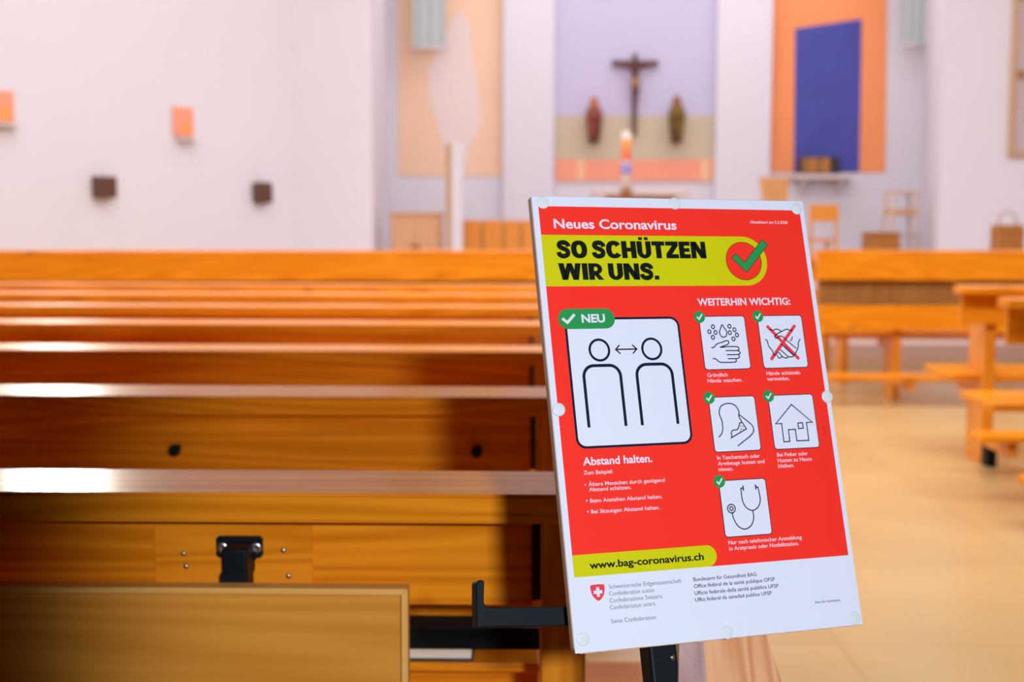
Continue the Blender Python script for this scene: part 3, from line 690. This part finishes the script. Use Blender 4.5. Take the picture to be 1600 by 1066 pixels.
def banner(x0, x1, yb, label):
    b = at((x0+x1)/2, yb, 16.6); t = thing('hanging_banner', label, 'banner', (b.x, 16.6, b.z), 0, 'pale sage banners')
    w = (at(x1, yb, 16.6).x-at(x0, yb, 16.6).x)/2
    mb = MB()
    n = 14; pts = []
    for i in range(n+1):
        x = -w+2*w*i/n; pts.append((x, .012*math.sin(i*1.3)))
    mb.prism([(p[0], p[1]) for p in pts] + [(p[0], p[1]+.006) for p in pts[::-1]], .03, 2.2, SAGE)
    mb.build('cloth', t)
    MB().tube([(-w-.02, 0, .02), (w+.02, 0, .02)], .016, LEDGE).build('bottom_rod', t)
    MB().tube([(-w-.02, 0, 2.2), (w+.02, 0, 2.2)], .016, LEDGE).build('top_rod', t)
    for sx in (-w, w): MB().tube([(sx, 0, 2.2), (sx, .2, 2.6), (sx, .398, 2.6)], .006, LEDGE).build('hanger', t)
banner(645, 697, 77, 'pale sage banner hanging over the peach painting')
banner(1410, 1450, 72, 'pale sage banner hanging right of the orange painting')

# ------------------------------------------------------------------ crucifix
b = at(991, 211, 16.93); t = thing('crucifix', 'dark wooden crucifix hanging at the centre of the lavender niche', 'crucifix', (b.x, 16.93, b.z))
zt = at(991, 84, 16.93).z-b.z; zc_ = at(991, 98, 16.93).z-b.z; hwid = (at(1029, 98, 16.93).x-at(954, 98, 16.93).x)/2
MB().box(-.03, .03, -.02, .055, 0, zt, DARKW, .006).build('upright_beam', t)
MB().box(-hwid*.97, hwid*.97, -.021, .03, zc_-.028, zc_+.028, DARKW, .006).build('cross_beam', t)
def skin_body(name, verts, edges, radii, m, parent, sub=2):
    me = bpy.data.meshes.new(name); me.from_pydata(verts, edges, []); o = bpy.data.objects.new(name, me); C.objects.link(o)
    o.parent = parent
    md = o.modifiers.new('skin', 'SKIN')
    for v, r in zip(me.skin_vertices[0].data, radii): v.radius = (r, r) if not isinstance(r, tuple) else r
    me.skin_vertices[0].data[0].use_root = True
    md.use_smooth_shade = True
    s_ = o.modifiers.new('sub', 'SUBSURF'); s_.levels = sub; s_.render_levels = sub
    me.materials.append(m); return o
FLESH = mat('painted_carving', (0.34, 0.14, 0.06, 1), .55, .3)
CARV = mat('dark_painted_carving', (0.12, 0.04, 0.03, 1), .55, .3)
y = -.075
zs = zc_-.05
V = [(0, y, zs-.30), (0, y, zs-.17), (0, y-.01, zs-.06), (0, y-.02, zs+.01), (.012, y-.035, zs+.075), (.012, y-.035, zs+.12),
     (-.07, y, zs-.035), (-hwid*.55, y, zs+.01), (-hwid*.96, y+.02, zs+.055), (.07, y, zs-.035), (hwid*.55, y, zs+.01), (hwid*.96, y+.02, zs+.055),
     (-.035, y-.01, zs-.36), (-.03, y-.04, zs-.53), (-.012, y+.01, zs-.74), (.035, y-.01, zs-.36), (.03, y-.04, zs-.53), (.012, y+.01, zs-.74)]
Ed = [(0, 1), (1, 2), (2, 3), (3, 4), (4, 5), (2, 6), (6, 7), (7, 8), (2, 9), (9, 10), (10, 11), (0, 12), (12, 13), (13, 14), (0, 15), (15, 16), (16, 17)]
V = [(p[0] if abs(p[0]) > .1 else p[0]*.7, p[1], zs+(p[2]-zs)*.64) for p in V]
Rd = [.05, .045, .06, .025, .04, .035, .03, .02, .014, .03, .02, .014, .04, .028, .018, .04, .028, .018]
co = skin_body('carved_figure', V, Ed, [r*.72 for r in Rd], CARV, t)
MB().lathe([(.035, -.11), (.058, -.06), (.056, 0), (.04, .03)], mat('gilded_carving', (0.42, 0.20, 0.05, 1), .5), 16, (0, y, zs-.19), 1, .8).build('loincloth', co)
# statues on consoles
RUST = mat('rust_robe', (0.30, 0.075, 0.045, 1), .6, .3, var=.3, bscale=60)
OLIVE = mat('olive_robe', (0.22, 0.13, 0.015, 1), .6, .3, var=.3, bscale=60)
HAIRC = mat('ochre_veil', (0.50, 0.19, 0.05, 1), .6, .3)
def statue(px, ytop, ybot, label, robe, veil, flip):
    b = at(px, ybot, 16.84); h = at(px, ytop, 16.84).z-b.z
    t = thing('statue', label, 'statue', (b.x, 16.84, b.z), 0, 'carved statues in the niche')
    s_ = h/.62
    MB().lathe([(.05, .0), (.085, .02), (.085, .045), (.07, .06)], CARV, 20, (0, 0, 0), s_, s_*.8).build('console', t).scale = (1, 1, s_)
    o = MB().lathe([(.075, .06), (.09, .12), (.10, .2), (.108, .28), (.108, .36), (.098, .42), (.08, .47), (.05, .50), (.035, .515)], robe, 24, (0, 0, 0), 1, .75).build('robe', t); o.scale = (s_,)*3
    o = MB().lathe([(.012, .50), (.04, .515), (.05, .55), (.048, .59), (.032, .612), (.0, .62)], veil, 20).build('head', t); o.scale = (s_,)*3
    o = MB().lathe([(.062, .44), (.07, .48), (.062, .53), (.056, .58), (.036, .618), (.0, .628)], veil, 20, (0, .012, 0), 1, .9).build('veil', t); o.scale = (s_,)*3
    mb = MB()
    for sx in (-1, 1): mb.tube([(.075*sx, 0, .44), (.088*sx, -.04, .36), (.06*sx, -.095, .33), (.01*sx, -.11, .37)], [.03, .032, .028, .02], robe, 10)
    o = mb.build('sleeves', t); o.scale = (s_,)*3
    mb = MB().tube([(.05*flip, -.075, .30), (.03*flip, -.085, .20), (.06*flip, -.085, .10)], [.02, .026, .03], CARV, 8); o = mb.build('robe_fold', t); o.scale = (s_,)*3
    MB().box(-.03, .03, .06*s_, .1455, .0, .05, CARV, .004).build('wall_bracket', t)
statue(928, 152, 223, 'carved statue in a rust red robe left of the crucifix', RUST, HAIRC, 1)
statue(1057, 150, 223, 'carved statue in an olive robe right of the crucifix', OLIVE, mat('brown_hair', (0.30, 0.13, 0.03, 1), .6), -1)

# ------------------------------------------------------------------ altar and candle
STONE = mat('altar_stone', (0.74, 0.60, 0.56, 1), .5, .3, var=.04)
CLOTH = mat('altar_cloth', (0.78, 0.66, 0.64, 1), .85, .2)
a = at(927, 296, 14.9); c2 = at(1080, 296, 14.9); hw = (c2.x-a.x)/2
t = thing('altar', 'pale altar with a brown band, just above the top edge of the poster', 'altar', ((a.x+c2.x)/2, 15.2, CH), 0)
ht = a.z-CH
MB().box(-hw, hw, -.32, .32, ht-.07, ht, STONE, .01).build('table_top', t)
MB().box(at(950, 300, 14.95).x-(a.x+c2.x)/2, at(1056, 300, 14.95).x-(a.x+c2.x)/2, -.27, .27, ht-.16, ht-.07, BROWNW, .006).build('apron', t)
for sx in (-hw*.7, hw*.7): MB().box(sx-.09, sx+.09, -.24, .24, 0, ht-.16, STONE, .008).build('leg', t)
b = at(978, 300, 14.2); zt = at(978, 206, 14.2).z
t = thing('paschal_candle', 'tall candle with orange, red and blue bands standing before the altar', 'candle', (b.x, 14.2, CH))
cr_ = (at(985.5, 250, 14.2).x-at(970.5, 250, 14.2).x)/2
zz = lambda py: at(978, py, 14.2).z-CH
WAX = mat('ivory_wax', (0.86, 0.74, 0.66, 1), .45)
MB().lathe([(.17, 0), (.17, .03), (.06, .06), (.035, .1), (.03, zz(300)-.12), (.05, zz(300)-.05), (cr_*1.35, zz(299)), (cr_*1.35, zz(296))], BROWNW, 24).build('holder', t)
MB().lathe([(cr_, zz(296.2)), (cr_, zz(206)), (cr_*.5, zz(205))], WAX, 24).build('shaft', t)
for (p0, p1, m, n) in ((236, 217, mat('candle_orange', (0.95, 0.38, 0.10, 1), .5), 'orange_band'), (251, 236, mat('candle_red', (0.88, 0.20, 0.08, 1), .5), 'red_band'), (273, 255, mat('candle_blue', (0.36, 0.30, 0.66, 1), .5), 'blue_band')):
    MB().lathe([(cr_+.001, zz(p0)), (cr_+.004, zz(p0)+.002), (cr_+.004, zz(p1)-.002), (cr_+.001, zz(p1))], m, 24).build(n, t)
MB().tube([(0, 0, zz(205)-.002), (.003, 0, zz(201))], .005, BLACK, 6).build('wick', t)

# ------------------------------------------------------------------ furniture of the chancel
Yc = 14.6
def base(x0, x1, Y): 
    xa = at(x0, 360, Y).x; xb = at(x1, 360, Y).x; return (xa+xb)/2, (xb-xa)/2
def H(py, Y): return at(800, py, Y).z-CH
cx, hw = base(613, 691, Yc)
t = thing('low_cabinet', 'pale beech cabinet at the left end of the chancel', 'cabinet', (cx, Yc, CH)); h = H(336, Yc)
MB().box(-hw, hw, -.2, .2, 0, h, OAK, .006).build('body', t)
MB().box(-hw*.93, -hw*.03, -.215, -.2001, .05, h-.06, OAK, .004).build('door', t)
d = MB().box(hw*.03, hw*.93, -.215, -.2001, .05, h-.06, OAK, .004).build('door', t)
MB().box(-hw-.02, hw+.02, -.225, .21, h, h+.025, OAK, .004).build('cabinet_top', t)
for sx in (-.12, .12): MB().lathe([(0, 0), (.016, 0), (.022, .015), (0, .03)], BROWNW, 14).build('knob', d, (sx*hw, -.2151, h*.5), (PI/2, 0, 0))
cx, hw = base(697, 723, 14.3)
h = H(224, 14.3)
t = thing('white_column', 'slim white column with a brown left edge standing before the peach painting', 'column', (cx, 14.3, CH))
MB().box(-hw*.3, hw, -.06, .06, .03, h, WALL, .006).build('shaft', t)
MB().box(-hw, -hw*.3-.0005, -.05, .05, .03, h-.01, wood('ochre_edge', (0.66, 0.42, 0.22, 1), (0.5, 0.3, 0.14, 1), 2, .5, knots=False), .004).build('edge_board', t)
MB().box(-hw*1.2, hw*1.2, -.12, .12, 0, .03, WALL, .004).build('foot', t)
cx, hw = base(706, 842, Yc); h = H(344, Yc)
t = thing('choir_bench', 'bright orange choir bench of upright back panels, right of the beech cabinet', 'bench', (cx, Yc, CH))
xs = [at(p, 360, Yc).x-cx for p in (706, 753, 787, 814, 842)]
for i in range(4): MB().box(xs[i]+.012, xs[i+1]-.012, -.02, .01, .28, h, OAKO, .005).build('back_panel', t)
MB().box(-hw, hw, -.0, .42, .40, .44, OAKO, .005).build('seat', t)
for i in range(5): MB().box(xs[i]-.0115, xs[i]+.0115, -.02, .04, 0, h-.02, BROWNW, .002).build('leg', t); MB().box(xs[i]-.012, xs[i]+.012, .34, .38, 0, .40, BROWNW, .002).build('front_leg', t)
cx, hw = base(1178, 1225, Yc); h = H(277, Yc)
t = thing('lectern', 'light wooden lectern with a sloping book rest left of the white wall shelf', 'lectern', (cx, Yc, CH))
LEC = wood('honey_oak', (0.76, 0.40, 0.16, 1), (0.56, 0.25, 0.07, 1), 2, .4, knots=False)
MB().prism([(-hw, h), (hw, h), (hw*.92, h-.26), (-hw*.72, h-.26)], -.25, -.22, LEC, 'y').build('book_rest', t)
MB().prism([(-hw*.72, h-.27), (hw*.9, h-.27), (hw*.8, .03), (-hw*.6, .03)], -.22, .05, LEC, 'y').build('column', t)
MB().box(-hw*.9, hw, -.28, .12, 0, .03, LEC, .004).build('foot', t)
cx, hw = base(1257, 1302, 14.2); hb_ = H(319, 14.2); hs = H(345, 14.2)
t = thing('orange_chair', 'small orange wooden chair with open back above the upper right corner of the poster', 'chair', (cx, 14.2, CH), 0)
MB().box(-hw, hw, -.24, -.215, hs, hb_, OAKO, .006).build('backrest', t)
MB().box(-hw, hw, -.20, .22, .42, .455, OAKO, .006).build('seat', t)
for sx in (-1, 1):
    MB().box(sx*(hw-.02)-.018, sx*(hw-.02)+.018, -.236, -.2, 0, hs, LEC, .004).build('leg', t)
    MB().box(sx*(hw-.02)-.018, sx*(hw-.02)+.018, .18, .216, 0, .42, LEC, .004).build('leg', t)
cx, hw = base(1382, 1430, Yc+.2); h = H(297, Yc+.2)
PALEW = wood('pale_ash', (0.74, 0.50, 0.34, 1), (0.62, 0.40, 0.26, 1), 2, .5, knots=False)
t = thing('high_stool', 'tall thin-legged pale stool right of the orange chair', 'stool', (cx, Yc+.2, CH))
for sx in (-1, 1):
    for sy in (-.16, .16): MB().tube([(sx*hw*.98, sy*1.1, 0), (sx*hw*.75, sy*.9, h)], .017, PALEW, 10).build('leg', t)
MB().box(-hw*.8, hw*.8, -.16, .16, h-.03, h, PALEW, .01).build('top_rail', t)
MB().box(-hw*.72, hw*.72, -.17, .17, H(326, Yc+.2)-.06, H(326, Yc+.2), LEC, .01).build('seat', t)
for z in (.25, .5): MB().tube([(-hw*.93, -.17, z), (hw*.93, -.17, z)], .011, PALEW, 8).build('rung', t)
cx, hw = base(1350, 1404, 13.9); h = H(361, 13.9)
BASK = wood('wicker_brown', (0.50, 0.20, 0.03, 1), (0.32, 0.11, 0.012, 1), 0, .6, knots=False, scale=2)
t = thing('wooden_trough', 'low brown wooden trough wider at its foot below the high stool', 'trough', (cx, 13.9, CH))
MB().prism([(-hw, 0), (hw*1.12, 0), (hw*.82, h-.03), (-hw*.86, h-.03)], -.16, .16, BASK, 'y').build('body', t)
MB().box(-hw*.92, hw*.88, -.18, .18, h-.03, h, BASK, .006).build('rim', t)
cx, hw = base(1554, 1594, 12.5); h0 = at(800, 349, 12.5).z
t = thing('umbrella_basket', 'square wicker basket with a thin handle in front of the right wall', 'basket', (cx, 12.5, .3))
h = h0-.3
mb = MB().box(-hw, hw, -hw, hw, 0, h, BASK, .02); mb.build('body', t)
for i in range(6): MB().box(-hw-.004, hw+.004, -hw-.004, hw+.004, h*(i+.5)/6-.008, h*(i+.5)/6+.008, BASK, .003).build('woven_band', t)
MB().tube([(-hw*.7, 0, h-.01), (-hw*.6, 0, h+.09), (0, 0, h+.13), (hw*.6, 0, h+.09), (hw*.7, 0, h-.01)], .007, BROWNW, 8).build('handle', t)
# dark wooden case on its white shelf under the blue rectangle
cx, hw = base(1236, 1330, 16.75); zs_ = at(800, 272, 16.75).z
t = thing('wall_shelf', 'white wall shelf under the blue rectangle', 'shelf', (cx, 16.75, zs_-.05))
MB().box(-hw, hw, -.18, .249, .0, .05, LEDGE, .006).build('shelf_board', t)
for sx in (-hw*.6, hw*.6): MB().prism([(.249, 0), (-.1, 0), (.249, -.22)], sx-.02, sx+.02, LEDGE, 'x').build('bracket', t)
x0 = at(1252, 260, 16.6).x; x1 = at(1297, 260, 16.6).x; x2 = at(1314, 260, 16.6).x; hh = at(800, 243, 16.6).z-zs_
t = thing('wooden_case', 'small dark wooden case with striped front on the white wall shelf', 'case', ((x0+x2)/2, 16.72, zs_))
c_ = (x0+x2)/2
GOLDW = wood('amber_wood', (0.62, 0.27, 0.03, 1), (0.45, 0.16, 0.02, 1), 2, .4, knots=False)
MB().box(x0-c_, x2-c_, -.1, .14, 0, hh, mat('dark_case', (.03, .02, .025, 1), .5), .03).build('body', t)
n = 4
for i in range(n):
    a = x0-c_+.01 + (x1-x0-.01)*i/n; b_ = x0-c_+.01 + (x1-x0-.01)*(i+1)/n
    MB().box(a+.006, b_-.006, -.118, -.1001, .02, hh-.02, GOLDW if i % 2 else BROWNW, .004).build('front_slat', t)
# tall framed panel on the right wall
FR = wood('ochre_frame', (0.62, 0.42, 0.25, 1), (0.48, 0.30, 0.16, 1), 2, .5, knots=False)
a = at(1574, 245, 13.48); wd = .55
t = thing('framed_panel', 'tall narrow framed panel on the wall at the upper right edge', 'picture', (a.x+wd/2, 13.497, a.z))
MB().box(-wd/2+.06, wd/2-.06, -.02, 0, .06, 2.94, mat('grey_mauve_panel', (0.55, 0.45, 0.46, 1), .7), 0).build('panel', t)
mb = MB()
for x0, x1, z0, z1 in ((-wd/2, -wd/2+.06, 0, 3), (wd/2-.06, wd/2, 0, 3), (-wd/2+.06, wd/2-.06, 0, .06), (-wd/2+.06, wd/2-.06, 2.94, 3)): mb.box(x0, x1, -.05, 0, z0, z1, FR, .006)
mb.build('frame', t)
for z in (.8, 1.6, 2.3): MB().box(-wd/2+.0605, -wd/2+.15, -.045, -.0205, z, z+.08, BROWNW, .005).build('fitting', t)
